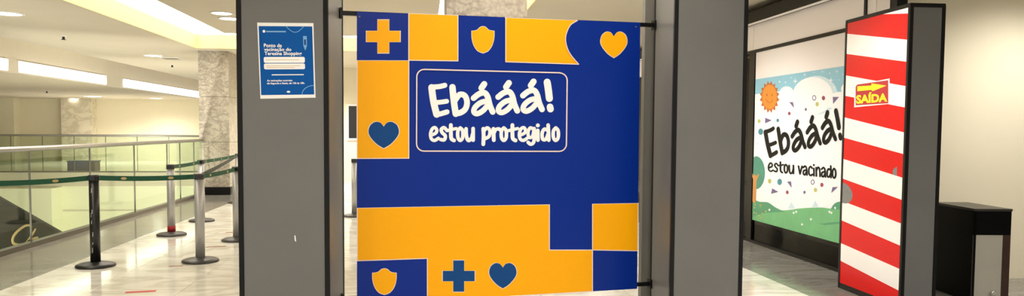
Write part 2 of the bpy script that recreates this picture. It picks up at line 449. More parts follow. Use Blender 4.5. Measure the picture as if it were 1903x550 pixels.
# ================================================================== BOOTH PILLARS
def ray2(px, py=245):
    d = ray(px, py); return Vector((d.x, d.y))
def cross_line(px, P, dirv, py=245):
    """where the vertical plane seen at px meets the ground line P + s*dirv"""
    r = ray2(px, py); den = r.x*dirv.y - r.y*dirv.x
    t = (P.x*dirv.y - P.y*dirv.x)/den
    return r*t
def pillar(name, label, cpx, ocpx, spx, Yc, delta, corner='right', height=2.44, prof=0.026, side_mid=False):
    """cpx: corner pixel shared by front and visible side, ocpx: other front corner, spx: back corner of the visible side"""
    r = ray2(cpx); P = r*(Yc/r.y)
    ux = Vector((math.cos(delta), math.sin(delta))); uy = Vector((-math.sin(delta), math.cos(delta)))
    Q = cross_line(ocpx, P, ux); S = cross_line(spx, P, uy)
    wd = (Q-P).length; dp = (S-P).length
    left = P if corner == 'left' else Q
    base = left + ux*(wd/2) + uy*(dp/2)
    t = thing(name, label, 'pillar', (base.x, base.y, 0), delta, 'grey booth pillars')
    hw, hd = wd/2, dp/2
    for sx in (-1, 1):
        for sy in (-1, 1):
            x0, x1 = sorted((sx*hw, sx*(hw-prof))); y0, y1 = sorted((sy*hd, sy*(hd-prof)))
            box('corner_profile', x0, x1, y0, y1, 0.0, height, M_BLACK, t, bevel=0.002)
    g = 0.004
    box('front_panel', -hw+prof, hw-prof, -hd+g, -hd+g+0.012, 0.03, height-0.02, M_GREY, t)
    box('back_panel', -hw+prof, hw-prof, hd-g-0.012, hd-g, 0.03, height-0.02, M_GREY, t)
    box('side_panel', -hw+g, -hw+g+0.012, -hd+prof, hd-prof, 0.03, height-0.02, M_GREY, t)
    box('side_panel', hw-g-0.012, hw-g, -hd+prof, hd-prof, 0.03, height-0.02, M_GREY, t)
    box('top_cap', -hw+0.001, hw-0.001, -hd+0.001, hd-0.001, height-0.02, height+0.012, M_BLACK, t, bevel=0.002)
    box('bottom_rail', -hw+0.003, hw-0.003, -hd+0.003, hd-0.003, 0.0, 0.05, M_BLACK, t)
    print(name, 'w', wd, 'd', dp, 'at', base)
    return t, P, ux, uy, wd, dp, base
DEL = math.radians(-1.7)
tL, PL, uxL, uyL, wL, dL, bL = pillar('grey_pillar', 'grey panelled pillar with black edges carrying the small blue notice', 611, 441, 639, 4.0, DEL, 'right')
tR, PR, uxR, uyR, wR, dR, bR = pillar('grey_pillar', 'grey panelled pillar with black edges, bare, right of the blue and yellow panel', 1250, 1386, 1212, 4.45, DEL, 'left')
# narrow grey post close behind the right pillar
r = ray2(1203); q = r*(5.02/r.y)
tp = thing('grey_post', 'narrow grey post tight behind the bare grey pillar', 'post', (q.x+0.05, q.y, 0), DEL)
box('shaft', -0.085, 0.05, -0.03, 0.05, 0.02, 2.42, M_GREY2, tp, bevel=0.003)
box('foot', -0.09, 0.055, -0.035, 0.055, 0, 0.02, M_BLACK, tp); box('cap', -0.09, 0.055, -0.035, 0.055, 2.42, 2.44, M_BLACK, tp)

# scuff on the left pillar front and small notice
fl = Face((bL - uyL*(dL/2)).to_3d() if False else Vector((bL.x, bL.y, 0)) - Vector((uyL.x, uyL.y, 0))*(dL/2-0.004), DEL)
def facething(name, label, cat, face, loc_px, group=None):
    x, z = face.p(*loc_px); o = face.O + face.u*x; o.z = face.O.z+z
    f = Face(o, face.ang)
    return thing(name, label, cat, o, face.ang, group), f
tn, fn = facething('paper_notice', 'blue printed vaccination notice with white border taped to grey pillar', 'notice', fl, (533, 182))
loc = [fn.p(*q) for q in ((478, 42), (582.5, 43), (586.5, 181.5), (484, 183.5))]
nt_ = prism('sheet', loc[::-1], -0.0012, M_PAPER, tn)
nb = bil((40, 62, 392, 500), ((480.8, 48.5), (580.3, 49.2), (584, 175.5), (485.5, 176.8)))
def npoly(name, pts, lift, m): return fn.poly(name, [nb(*q) for q in pts], lift, m, tn)
npoly('blue_field', [(40, 62), (392, 62), (392, 500), (40, 500)], 0.0018, M_PBLUE)
npoly('round_emblem', ell(74, 95, 9, 9), 0.0024, M_WHITE)
npoly('header_line', [(88, 92), (218, 92), (218, 101), (88, 101)], 0.0024, M_PBLUE2)
fn.strokes('arc_line', [([(220+i*6.5, 62+38*math.sin(math.pi*i/18)) for i in range(19)], 4)], nb, 0.0024, M_PBLUE2, tn)
fn.strokes('arc_line', [([(312+80*math.sin(i/10*1.45)**1.0*0+312*0+80*(1-math.cos(i/10*math.pi/2)), 500-58*math.sin(i/10*math.pi/2)) for i in range(11)], 4)], nb, 0.0024, M_PBLUE2, tn)
fn.strokes('arc_line', [([(42, 120), (54, 140), (56, 165), (44, 185)], 4)], nb, 0.0024, M_NAVY, tn)
npoly('pencil_drawing', [(330, 124), (354, 124), (354, 186), (342, 218), (330, 186)], 0.0024, M_PBLUE2)
npoly('pencil_core', [(336, 146), (348, 146), (348, 182), (336, 182)], 0.0027, M_NAVY)
def rrect(x0, y0, x1, y1, r, n=5):
    out = []
    for cx, cy, a in ((x1-r, y0+r, -90), (x1-r, y1-r, 0), (x0+r, y1-r, 90), (x0+r, y0+r, 180)):
        out += [(cx+r*math.cos(math.radians(a+90*k/n)), cy+r*math.sin(math.radians(a+90*k/n))) for k in range(n+1)]
    return out
for y0, y1 in ((258, 296), (300, 337)):
    npoly('white_bar', rrect(66, y0, 337, y1, 10), 0.0024, M_WHITE)
for y0, x1 in ((274, 300), (312, 305), (323, 270)):
    npoly('faint_line', [(80, y0), (x1, y0), (x1, y0+5), (80, y0+5)], 0.0028, M_FAINT)
def ntext(name, s, x0, y0, x1, y1, m=M_WHITE, off=0.02):
    fn.text(name, s, [nb(x0, y0), nb(x1, y0), nb(x1, y1), nb(x0, y1)], 0.0028, m, tn, off)
ntext('lettering', 'Ponto de', 70, 173, 188, 197, M_PBLUE2 if False else M_WHITE)
ntext('lettering', 'vacinação do', 70, 199, 250, 226)
ntext('lettering', 'Teresina Shopping', 72, 224, 318, 254)
npoly('rule_line', [(115, 369), (327, 369), (327, 375), (115, 375)], 0.0024, M_WHITE)
ntext('lettering', 'As vacinações ocorrem', 82, 402, 250, 417, off=0.03)
ntext('lettering', 'de Segunda a Sexta, de 12h às 18h.', 82, 420, 332, 435, off=0.03)
npoly('footer_mark', ell(222, 481, 12, 6), 0.0024, M_WHITE)
ts_, fs_ = facething('scuff_mark', 'small white scuff on the front of the pillar below the blue notice', 'scuff', fl, (548, 448))
fs_.poly('scuff', [(547, 438), (549, 437), (550.5, 449), (548, 448)], 0.001, M_VWHITE, ts_)

# ================================================================== MAIN PANEL
pA = on_y(663.5, 245, 4.44); pB = on_y(1187.5, 245, 4.83)
angP = math.atan2(pB.y-pA.y, pB.x-pA.x)
fp0 = Face((pA.x, pA.y, 0), angP)
tb, fb = facething('display_panel', 'square blue and yellow printed panel hung between the two grey pillars', 'panel', fp0, (925, 552))
cor = [fb.p(*q) for q in ((663.3, 21.5), (1190, 42), (1184, 536.5), (663.8, 567))]
board = prism('board', cor[::-1], 0.014, M_BLUE, tb)
def P5(X, Y): return (640+X*0.5093, Y*0.5091)
def P6(X, Y): return (640+X*0.5093, 270+Y*0.5091)
yellow = [
    [(759.5, 25.3), (851, 29), (851, 113.3), (759.5, 112)],
    [P5(587, 65)] + [P5(*q) for q in catmull([(850, 75), (822, 95), (806, 140), (818, 190), (853, 235)])] + [P5(587, 226)],
    [(663.5, 112.8), (759.8, 113), (759.8, 294), (663.5, 294.5)],
    [(663.8, 387), (1021, 380.5), (1021, 464.5), (1101, 464.5), (1101, 541.4), (794, 559.2), (794, 480), (663.8, 484.5)],
    [(1101, 379.5), (1186, 378), (1185, 466), (1101, 464.5)],
]
for q in yellow:
    fb.poly('yellow_field', q, 0.0006, M_YEL, tb)
    fb.strokes('pale_edge', [([q[i], q[(i+1) % len(q)]], 1.6) for i in range(len(q))], lambda x, y: (x, y), 0.0004, M_PINKW, tb)
def cross_pts(cx, cy, hx, hy, ax, ay):
    return [(cx-ax, cy-hy), (cx+ax, cy-hy), (cx+ax, cy-ay), (cx+hx, cy-ay), (cx+hx, cy+ay), (cx+ax, cy+ay), (cx+ax, cy+hy), (cx-ax, cy+hy), (cx-ax, cy+ay), (cx-hx, cy+ay), (cx-hx, cy-ay), (cx-ax, cy-ay)]
def heart_pts(x0, y0, x1, y1):
    hw = (x1-x0)/2; cx = (x0+x1)/2; hh = y1-y0
    half = catmull([(0, 0.17), (0.22, 0.02), (0.55, -0.01), (0.88, 0.12), (1.0, 0.36), (0.86, 0.58), (0.45, 0.84), (0, 1.0)], 5)
    return [(cx+a*hw, y0+b*hh) for a, b in half] + [(cx-a*hw, y0+b*hh) for a, b in half[-2:0:-1]]
def shield_pts(x0, y0, x1, y1):
    hw = (x1-x0)/2; cx = (x0+x1)/2; hh = y1-y0
    half = catmull([(0, 0.0), (0.25, 0.03), (0.55, 0.14), (1.0, 0.17)], 4) + catmull([(1.0, 0.17), (0.98, 0.45), (0.8, 0.72), (0.45, 0.92), (0, 1.0)], 5)[1:]
    return [(cx+a*hw, y0+b*hh) for a, b in half] + [(cx-a*hw, y0+b*hh) for a, b in half[-2:0:-1]]
def grow(pts, k):
    cx = sum(p[0] for p in pts)/len(pts); cy = sum(p[1] for p in pts)/len(pts)
    return [(cx+(x-cx)*k, cy+(y-cy)*k) for x, y in pts]
syms = [('cross_emblem', cross_pts(142, 133, 61, 60, 21, 20), P5, M_YEL), ('shield_emblem', shield_pts(465, 97, 546, 193), P5, M_YEL),
        ('heart_emblem', heart_pts(935, 118, 1031, 210), P5, M_YEL), ('heart_emblem', heart_pts(88, 446, 199, 541), P5, M_NAVY),
        ('shield_emblem', shield_pts(103, 450, 189, 544), P6, M_YEL), ('cross_emblem', cross_pts(417, 477, 58, 57, 20, 19), P6, M_NAVY),
        ('heart_emblem', heart_pts(528, 431, 628, 522), P6, M_NAVY)]
for nm, pts, fm, m in syms:
    o = fb.poly(nm, [fm(*q) for q in grow(pts, 1.045)], 0.0010, M_PINKW if m is M_YEL else M_PINKW, tb); o.name = nm.replace('emblem', 'outline')
    fb.poly(nm, [fm(*q) for q in pts], 0.0014, m, tb)
def PZ(X, Y): return (770+X/3.438, 130+Y/3.438)
fr = bil((12, 0, 975, 520), (PZ(14, -4), PZ(976, 20), PZ(970, 520), PZ(12, 518)))
rr = rrect(12, 0, 975, 520, 48, 6)
fb.strokes('rounded_outline', [([rr[i], rr[(i+1) % len(rr)]], 8) for i in range(len(rr))], fr, 0.0008, M_PINKW, tb)

# --- hand-lettered glyphs, drawn as brush strokes: (strokes with points and width)
def A_(dx, dy, acc=True):
    s = [([(378+dx, 180+dy), (412+dx, 154+dy), (447+dx, 146+dy), (468+dx, 172+dy), (482+dx, 225+dy), (500+dx, 268+dy)], 34),
         ([(472+dx, 198+dy), (425+dx, 208+dy), (388+dx, 238+dy), (380+dx, 268+dy), (402+dx, 279+dy), (440+dx, 258+dy), (476+dx, 215+dy)], 32)]
    if acc: s.append(([(446+dx, 90+dy), (428+dx, 116+dy)], 36))
    return s
BIG = [
    [([(110, 112), (122, 200), (142, 284)], 40), ([(112, 110), (160, 106), (194, 98)], 30), ([(128, 208), (165, 206), (206, 200)], 28), ([(142, 286), (175, 278), (208, 268)], 30)],
    [([(243, 110), (252, 200), (264, 280)], 38), ([(258, 196), (288, 158), (322, 165), (336, 205), (326, 248), (296, 272), (264, 278)], 34)],
    A_(0, 0), A_(157, -7), A_(315, -16),
    [([(848, 78), (856, 130), (862, 182)], 42), ([(866, 236), (869, 250)], 40)],
]
def e_(x): return [([(x+8, 418), (x+40, 404), (x+48, 385), (x+36, 368), (x+18, 378), (x+8, 410), (x+14, 440), (x+34, 450), (x+58, 436)], 19)]
def o_(x): return [([(x+23, 370), (x+8, 390), (x+8, 430), (x+22, 450), (x+38, 432), (x+38, 388), (x+23, 370)], 20)]
def t_(x): return [([(x+26, 352), (x+26, 400), (x+29, 438), (x+46, 450)], 22), ([(x, 388), (x+32, 380), (x+60, 374)], 18)]
def s_(x): return [([(x+46, 378), (x+32, 368), (x+16, 382), (x+24, 402), (x+42, 420), (x+36, 446), (x+12, 444)], 20)]
def u_(x): return [([(x+8, 376), (x+10, 420), (x+22, 450), (x+42, 438), (x+50, 410)], 21), ([(x+53, 374), (x+53, 448)], 21)]
def p_(x): return [([(x+10, 376), (x+12, 420), (x+10, 474)], 22), ([(x+12, 392), (x+34, 370), (x+52, 388), (x+46, 424), (x+16, 440)], 20)]
def r_(x): return [([(x+8, 376), (x+10, 448)], 22), ([(x+10, 408), (x+22, 382), (x+42, 376), (x+50, 384)], 19)]
def g_(x): return [([(x+42, 378), (x+22, 370), (x+8, 396), (x+14, 430), (x+36, 424), (x+45, 384)], 19), ([(x+47, 374), (x+48, 430), (x+42, 464), (x+24, 474), (x+8, 462)], 20)]
def i_(x): return [([(x+8, 386), (x+9, 448)], 21), ([(x+8, 354)], 23)]
def d_(x): return [([(x+42, 386), (x+22, 378), (x+8, 404), (x+12, 442), (x+32, 442), (x+46, 408)], 20), ([(x+46, 352), (x+50, 448)], 21)]
def v_(x): return [([(x+6, 376), (x+22, 446)], 20), ([(x+22, 446), (x+44, 374)], 19)]
def a_(x): return [([(x+8, 384), (x+28, 370), (x+42, 388), (x+48, 448)], 20), ([(x+42, 404), (x+14, 414), (x+10, 442), (x+26, 448), (x+44, 420)], 19)]
def c_(x): return [([(x+44, 384), (x+28, 370), (x+10, 392), (x+10, 432), (x+28, 450), (x+48, 438)], 20)]
def n_(x): return [([(x+8, 376), (x+10, 448)], 21), ([(x+10, 402), (x+28, 372), (x+44, 386), (x+48, 448)], 20)]
LINE1 = [e_(95), s_(155), t_(207), o_(270), u_(322), p_(430), r_(497), o_(548), t_(600), e_(662), g_(718), i_(780), d_(808), o_(880)]
for g in BIG: fb.strokes('letter', [(p, wd*1.08) for p, wd in g], PZ, 0.0016, M_WHITE, tb)
for g in LINE1: fb.strokes('letter', [(p, wd*1.12) for p, wd in g], PZ, 0.0016, M_WHITE, tb)
for q in ((668, 28), (1182, 47)):
    x, z = fb.p(*q)
    o = lathe('fixing_screw', [(0.006, 0), (0.006, 0.002), (0.003, 0.0035)], M_STEELD, tb, n=12); o.rotation_euler = (math.pi/2, 0, 0); o.location = (x, 0, z-0.01)

# black rods that carry the panel between the pillars
def rod(label, zl, zr):
    # straight bar fixed to the back of the board, from pillar side to pillar side
    u2 = Vector((fb.u.x, fb.u.y)); O2 = Vector((fb.O.x, fb.O.y)) - Vector((fb.n.x, fb.n.y))*0.015
    def meet(P, d):
        den = u2.x*d.y-u2.y*d.x; w2 = P-O2; return (w2.x*d.y-w2.y*d.x)/den
    s0 = meet(PL, uyL); s1 = meet(PR, uyR)
    a = O2 + u2*s0; Lh = s1-s0
    t = thing('hanging_rod', label, 'rod', (a.x, a.y, zl), fb.ang, 'rods between the pillars')
    dz = zr-zl
    prism('bar', [(0.0, -0.013), (0.0, 0.013), (Lh, dz+0.013), (Lh, dz-0.013)], 0.022, M_BLACK, t)
    box('bracket', 0.0, 0.012, -0.012, 0.034, -0.03, 0.03, M_BLACK, t); box('bracket', Lh-0.012, Lh, -0.012, 0.034, dz-0.03, dz+0.03, M_BLACK, t)
    return t
rod('upper black metal rod holding the blue and yellow panel', fb.O.z + fb.p(648, 24)[1], fb.O.z + fb.p(1203, 45)[1])
rod('lower black metal rod at the foot of the blue and yellow panel', fb.O.z + fb.p(651, 556)[1], fb.O.z + fb.p(1203, 529)[1])

# ================================================================== STRIPED PILLAR
ts, PS, uxS, uyS, wS, dS, bS = pillar('striped_pillar', 'grey pillar with red and white diagonal stripes on its side, carrying the exit sign', 1684, 1750, 1565, 5.3, DEL, 'left', height=2.38, prof=0.03)
# face of the stripes: local x runs towards the viewer
Of = PS + uyS*dS
fsn = Face(Vector((Of.x, Of.y, 0)) + Vector((uxS.x, uxS.y, 0))*0.004, DEL-math.pi/2)
tsr = ts
def PT(X, Y): return (1540+X*0.5276, Y*0.5273)
def PU(X, Y): return (1540+X*0.5091, 270+Y*0.5091)
bd = [(PT(65, 54), PT(262, 48)), (PT(65, 119), PT(258, 138)), (PT(63, 190), PT(255, 215)), (PT(62, 266), PT(252, 300)), (PT(60, 338), PT(250, 375)), (PT(58, 414), PT(248, 462)),
      (PT(57, 486), PT(246, 538)), (PU(55, 50), PU(250, 112)), (PU(53, 122), PU(247, 192)), (PU(50, 203), PU(243, 277)), (PU(48, 274), PU(240, 357)), (PU(45, 357), PU(238, 442)), (PU(43, 421), PU(236, 520)), (PU(40, 500), PU(235, 602))]
# vertical limits of the field in local coordinates
lx0, lx1 = 0.03, dS-0.03; lz1, lz0 = 2.36, 0.05
lines = []
for a, b in bd:
    (xa_, za_), (xb2, zb2) = fsn.p(*a), fsn.p(*b)
    k = (zb2-za_)/(xb2-xa_); lines.append((za_+k*(lx0-xa_), za_+k*(lx1-xa_)))
print('stripes', [tuple(round(v, 3) for v in l) for l in lines], 'side', dS)
stripe_root_ang = -math.pi/2
def local_to_pillar(x, z, lift):
    p = fsn.O + fsn.u*x + fsn.n*lift; q = p - Vector((bS.x, bS.y, 0))
    return (q.x*uxS.x+q.y*uxS.y, q.x*uyS.x+q.y*uyS.y, z)
def clip_poly(poly):
    for lim, sgn in ((lz1, -1), (lz0, 1)):
        out = []
        for i in range(len(poly)):
            a, b = poly[i], poly[(i+1) % len(poly)]
            ia, ib = (a[1]-lim)*sgn >= 0, (b[1]-lim)*sgn >= 0
            if ia: out.append(a)
            if ia != ib:
                t = (lim-a[1])/(b[1]-a[1]); out.append((a[0]+t*(b[0]-a[0]), lim))
        poly = out
        if not poly: return poly
    return poly
def stripe(top, bot, m):
    q = clip_poly([(lx0, top[0]), (lx1, top[1]), (lx1, bot[1]), (lx0, bot[0])])
    if len(q) > 2: pymesh('stripe', [local_to_pillar(x, z, 0.0008) for x, z in q], [tuple(range(len(q)))[::-1]], m, ts)
seq = [(3.2, 3.2)] + lines
st = (lines[-1][0]-lines[-3][0], lines[-1][1]-lines[-3][1])
for k in range(6): seq.append((seq[-2][0]+st[0], seq[-2][1]+st[1]))
for k in range(len(seq)-1): stripe(seq[k], seq[k+1], M_RED if k % 2 == 1 else M_VWHITE)
def worn(pts):
    q = [fsn.p(*PU(*p)) for p in pts]
    q = [(min(max(x, lx0), lx1), z) for x, z in q]
    pymesh('worn_patch', [local_to_pillar(x, z, 0.0014) for x, z in q], [tuple(range(len(q)))[::-1]], M_WORN, ts)
worn(catmull([(48, 135), (66, 142), (80, 158), (88, 182), (80, 205), (66, 212), (48, 210)], 4))
worn(catmull([(250, 78), (240, 84), (234, 96), (238, 108), (250, 112)], 4))
# exit sign
tx, fx = facething('exit_sign', 'red and yellow exit sheet with arrow stuck on the striped pillar', 'sign', Face(fsn.O + fsn.n*0.0016, fsn.ang), (1620, 198))
q = [fx.p(*k) for k in ((1588.5, 158.5), (1653.3, 145.8), (1653.3, 193), (1587.5, 199.5))]
prism('sheet', q[::-1], -0.0012, M_PAPER, tx)
def PX(X, Y): return (1560+X*0.1637, 130+Y*0.1637)
fx.poly('red_field', [PX(*k) for k in ((186, 190), (205, 165), (300, 152), (556, 116), (556, 378), (186, 402))], 0.0017, M_SIGNRED, tx)
fx.poly('arrow', [PX(*k) for k in ((206, 186), (366, 176), (366, 152), (536, 178), (378, 242), (366, 226), (206, 242))], 0.0022, M_SIGNYEL, tx)
fx.text('lettering', 'SAÍDA', [PX(192, 262), PX(545, 240), PX(545, 360), PX(192, 386)], 0.0022, M_SIGNYEL, tx, 0.045)

# ================================================================== SHOP FRONT AND ITS POSTER
sg = root('window_1', (XG, 0, 0), -math.pi/2)     # local x = -world y, local y into the shop
fg = Face((XG, 0, 0), -math.pi/2)
def gx(px, py): return fg.p(px, py)[0]
zrail = (fg.p(1402, 97.5)[1]+fg.p(1571, 54)[1])/2
zbeam0 = (fg.p(1392, 49)[1]+fg.p(1480, 22)[1])/2; zbeam1 = zbeam0+0.16
xpost = gx(1395, 300)
x_end = fg.p(1671, 10)[0]
print('shop front: rail', zrail, 'beam', zbeam0, 'post y', -xpost, 'end', x_end)
xleft = -YBK
box('beam', xleft, x_end, -0.06, 0.1, zbeam0, min(zbeam1, H), M_BLACK, sg)
box('beam_highlight', xleft, x_end, -0.062, -0.0605, zbeam0-0.012, zbeam0+0.012, M_VWHITE, sg)  # white strip painted as the highlight along the beam's lower edge
edges = [xleft, -14.5, xpost, gx(1610, 10), gx(1629, 8), x_end]
for a, b in zip(edges[:-1], edges[1:]):
    box('fascia_panel', a+0.004, b-0.004, 0.0, 0.03, zrail+0.02, zbeam0, M_PANELW, sg)
box('mullion', gx(1610, 10)-0.02, gx(1610, 10)+0.02, -0.012, 0.03, zrail, zbeam0, M_BLACK, sg)
box('top_rail', xleft, x_end, -0.012, 0.04, zrail-0.018, zrail+0.018, M_BLACK, sg)
box('bottom_rail', xleft, x_end, -0.012, 0.04, 0, 0.035, M_BLACK, sg)
for xx, wdt in ((xpost, 0.075), (x_end-0.05, 0.05), (-14.5, 0.06)):
    box('post', xx-wdt, xx+wdt, -0.012, 0.05, 0, zrail, M_BLACK, sg)
box('corner_post', x_end-0.1, x_end, -0.02, 0.08, zrail, H, M_BLACK, sg)
for a, b in ((xleft, -14.5-0.06), (-14.5+0.06, xpost-0.075), (xpost+0.075, x_end-0.1)):
    box('glass_pane', a, b, 0.012, 0.02, 0.035, zrail-0.018, M_GLASS2, sg)
# white board above the poster
zt = fg.p(1402, 150)[1]
box('white_board', xpost+0.08, x_end-0.11, 0.002, 0.008, zt-0.02, zrail-0.02, M_PANELW, sg)

fpo = Face((XG-0.006, 0, 0), -math.pi/2)
tq, fq = facething('wall_poster', 'white poster with sun, clouds, tree and green hills on the shop front glass', 'poster', fpo, (1480, 430))
xl = fq.p(1401, 280)[0]; xr = fq.p(1580, 280)[0]
ztop = (fq.p(1401, 150)[1]+fq.p(1570, 120)[1])/2; zbot = (fq.p(1393, 408.5)[1]+fq.p(1563, 451)[1])/2
prism('sheet', [(xl, zbot), (xl, ztop), (xr, ztop), (xr, zbot)], 0.0035, M_CLOUD, tq)
def Q4(X, Y): return (1380+X*0.3454, 100+Y*0.3454)
def Q5(X, Y): return (1380+X*0.3636, 270+Y*0.3636)
def cl(pts):
    out = []
    for p in pts:
        x, z = fq.p(*p); out.append((min(max(x, xl), xr), min(max(z, zbot), ztop)))
    return out
def qpoly(name, pts, lift, m):
    q = cl(pts); return pymesh(name, [(x, -lift, z) for x, z in q], [tuple(range(len(q)))], m, tq)
qpoly('sky_field', [Q4(*p) for p in [(50, 120), (700, 10), (700, 250), (560, 240), (500, 215), (480, 230), (430, 250), (300, 230), (240, 240), (150, 240), (50, 220)]], 0.0006, M_SKY)
for cx, cy, rx, ry, m, lf in ((400, 222, 112, 104, M_CLOUD2, 0.0009), (378, 225, 108, 100, M_CLOUD, 0.0012), (238, 215, 40, 40, M_CLOUD, 0.0010), (200, 232, 34, 30, M_CLOUD, 0.0013), (530, 240, 62, 36, M_CLOUD, 0.0014), (470, 250, 60, 40, M_CLOUD, 0.0015), (300, 250, 60, 30, M_CLOUD, 0.0016), (100, 240, 60, 26, M_CLOUD, 0.0011), (590, 190, 60, 42, M_CLOUD, 0.0016)):
    qpoly('cloud', [Q4(*p) for p in ell(cx, cy, rx, ry, 26)], lf, m)
def star4(cx, cy, s): return [(cx+(s if k % 2 == 0 else s*0.22)*math.cos(k*math.pi/4), cy+(s*1.2 if k % 2 == 0 else s*0.26)*math.sin(k*math.pi/4)) for k in range(8)]
for cx, cy, s in ((284, 148, 15), (476, 142, 15), (200, 150, 8), (335, 112, 9), (430, 95, 9), (470, 105, 6), (232, 153, 7), (508, 95, 8), (540, 110, 6), (494, 182, 7), (262, 128, 5), (385, 100, 5), (520, 140, 5)):
    qpoly('star', [Q4(*p) for p in star4(cx, cy, s)], 0.0018, M_CLOUD)
sun = [(146+(1.0 if k % 2 else 0.78)*54*math.cos(2*math.pi*k/32), 232+(1.0 if k % 2 else 0.78)*88*math.sin(2*math.pi*k/32)) for k in range(32)]
qpoly('sun_rays', [Q4(*p) for p in sun], 0.0020, M_ORANGE2)
qpoly('sun_disc', [Q4(*p) for p in ell(146, 232, 40, 66, 24)], 0.0023, M_ORANGE)
fq.strokes('sun_smile', [([(128, 246), (140, 262), (156, 260), (164, 246)], 4)], Q4, 0.0026, M_ORANGE2, tq)
for cx in (132, 160): qpoly('sun_eye', [Q4(*p) for p in ell(cx, 222, 4, 7, 10)], 0.0026, M_ORANGE2)
# hills, bush, tree
qpoly('hill', [Q5(*p) for p in catmull([(10, 300), (60, 290), (130, 305), (200, 332), (300, 322), (400, 318), (470, 325), (640, 332)])] + [Q5(640, 560), Q5(10, 400)], 0.0010, M_GREEN)
qpoly('bush', [Q5(*p) for p in catmull([(10, 285), (45, 272), (85, 288), (130, 292), (170, 318), (215, 340)])] + [Q5(120, 345), Q5(60, 360), Q5(10, 372)], 0.0014, M_GREEN2)
qpoly('bush', [Q5(*p) for p in catmull([(450, 328), (468, 300), (495, 288), (530, 292), (640, 300)])] + [Q5(640, 345)], 0.0014, M_GREEN2)
qpoly('hill_shade', [Q5(*p) for p in catmull([(340, 388), (400, 400), (470, 392), (640, 385)])] + [Q5(640, 420), Q5(420, 408)], 0.0013, M_GREEN2)
qpoly('tree_crown', [Q5(*p) for p in ell(70, 140, 45, 84, 26)], 0.0016, M_TEAL)
fq.strokes('tree_trunk', [([(60, 285), (62, 220), (64, 160)], 18), ([(64, 190), (82, 150)], 8), ([(62, 180), (46, 140)], 8)], Q5, 0.0020, M_TRUNK, tq)
for cx, cy in ((250, 305), (372, 298)): qpoly('mountain', [Q5(cx-18, cy+18), Q5(cx, cy-16), Q5(cx+18, cy+18)], 0.0008, M_CLOUD2)
random.seed(3)
for k in range(16):
    cx, cy = random.uniform(42, 120), random.uniform(300, 380); qpoly('flower', [Q5(*p) for p in ell(cx, cy, 3.5, 4.5, 8)], 0.0022, M_OLIVE)
for cx, cy in ((305, 404), (262, 345), (275, 340), (445, 340), (455, 345), (474, 320), (350, 378), (138, 330)): qpoly('flower', [Q5(*p) for p in ell(cx, cy, 5, 6, 8)], 0.0022, M_CLOUD)
for cx, cy, s, m in ((386, 237, 11, M_PURPLE), (436, 238, 9, M_MAROON), (402, 271, 9, M_OLIVE), (341, 299, 6, M_PURPLE), (252, 321, 7, M_MAROON), (90, 362, 8, M_OLIVE), (190, 358, 7, M_PTEAL), (98, 419, 13, M_PTEAL), (80, 485, 5, M_CLOUD2)):
    qpoly('confetti_dot', [Q4(*p) for p in ell(cx, cy, s, s*1.35, 14)], 0.0018, m)
qpoly('confetti_dot', [Q4(*p) for p in ell(386, 237, 7, 10, 14)], 0.0021, M_CLOUD)
for cx, cy, s, m in ((139, 183, 9, M_OLIVE), (190, 187, 12, M_PTEAL), (359, 188, 10, M_PURPLE), (406, 202, 8, M_MAROON), (373, 228, 8, M_OLIVE), (229, 240, 7, M_MAROON), (317, 240, 6, M_PURPLE)):
    qpoly('confetti_dot', [Q5(*p) for p in ell(cx, cy, s, s*1.35, 14)], 0.0018, m)
qpoly('confetti_dot', [Q5(*p) for p in ell(359, 188, 6, 9, 14)], 0.0021, M_CLOUD)
for fm, pts in ((Q4, ((252, 260), (272, 260), (278, 292))), (Q4, ((486, 232), (520, 232), (488, 270))), (Q4, ((122, 344), (158, 358), (122, 374))), (Q5, ((146, 248), (152, 220), (184, 238))), (Q5, ((228, 186), (248, 184), (252, 218))), (Q5, ((460, 214), (488, 212), (454, 244)))):
    qpoly('confetti_triangle', [fm(*p) for p in pts], 0.0018, M_PURPLE)
bm_big = bil((92, 60, 888, 305), ((1418.5, 233), (1560.5, 200), (1567.5, 271), (1423.5, 296)))
for g in BIG: fq.strokes('letter', [(p, wd*0.98) for p, wd in g], bm_big, 0.0026, M_INK, tq)
LINE2 = [e_(0), s_(58), t_(108), o_(168), u_(218), v_(318), a_(366), c_(424), i_(478), n_(502), a_(560), d_(618), o_(676)]
bm_l2 = bil((0, 368, 722, 452), ((1427, 302.5), (1554.5, 313), (1554.5, 331.5), (1427, 318)))
for g in LINE2: fq.strokes('letter', [(p, wd*0.84) for p, wd in g], bm_l2, 0.0026, M_INK, tq)

# things standing behind the glass under the poster
def shoe(label, px, py, X, rz):
    p = on_x(px, py, X); t = thing('shoe', label, 'shoe', (X, p.y, 0.006), rz, 'shoes behind the glass')
    prof = [(-0.14, 0.0), (0.14, 0.0), (0.15, 0.03), (0.10, 0.06), (0.02, 0.085), (-0.03, 0.12), (-0.13, 0.125), (-0.145, 0.05)]
    o = prism('upper', [(x, z+0.022) for x, z in prof], 0.09, M_SHOE, t); prism('sole', [(-0.15, 0), (0.16, 0), (0.16, 0.022), (-0.15, 0.022)], 0.095, M_BLACKPL, t)
shoe('black shoe on the dark floor behind the glass, nearer the black post', 1432, 432, XG+0.5, -1.2)
shoe('black shoe on the dark floor behind the glass, under the middle of the poster', 1470, 440, XG+0.6, -1.5)
p = on_x(1491, 440, XG+0.45)
tbk = thing('water_bottle', 'pale blue bottle standing on the dark floor behind the glass', 'bottle', (XG+0.45, p.y, 0.006))
lathe('body', [(0.05, 0), (0.055, 0.01), (0.055, 0.24), (0.035, 0.29), (0.022, 0.31), (0.022, 0.34)], M_PALEBLUE, tbk, 18); lathe('cap', [(0.026, 0.34), (0.026, 0.37), (0.02, 0.375)], M_WHITE, tbk, 14)

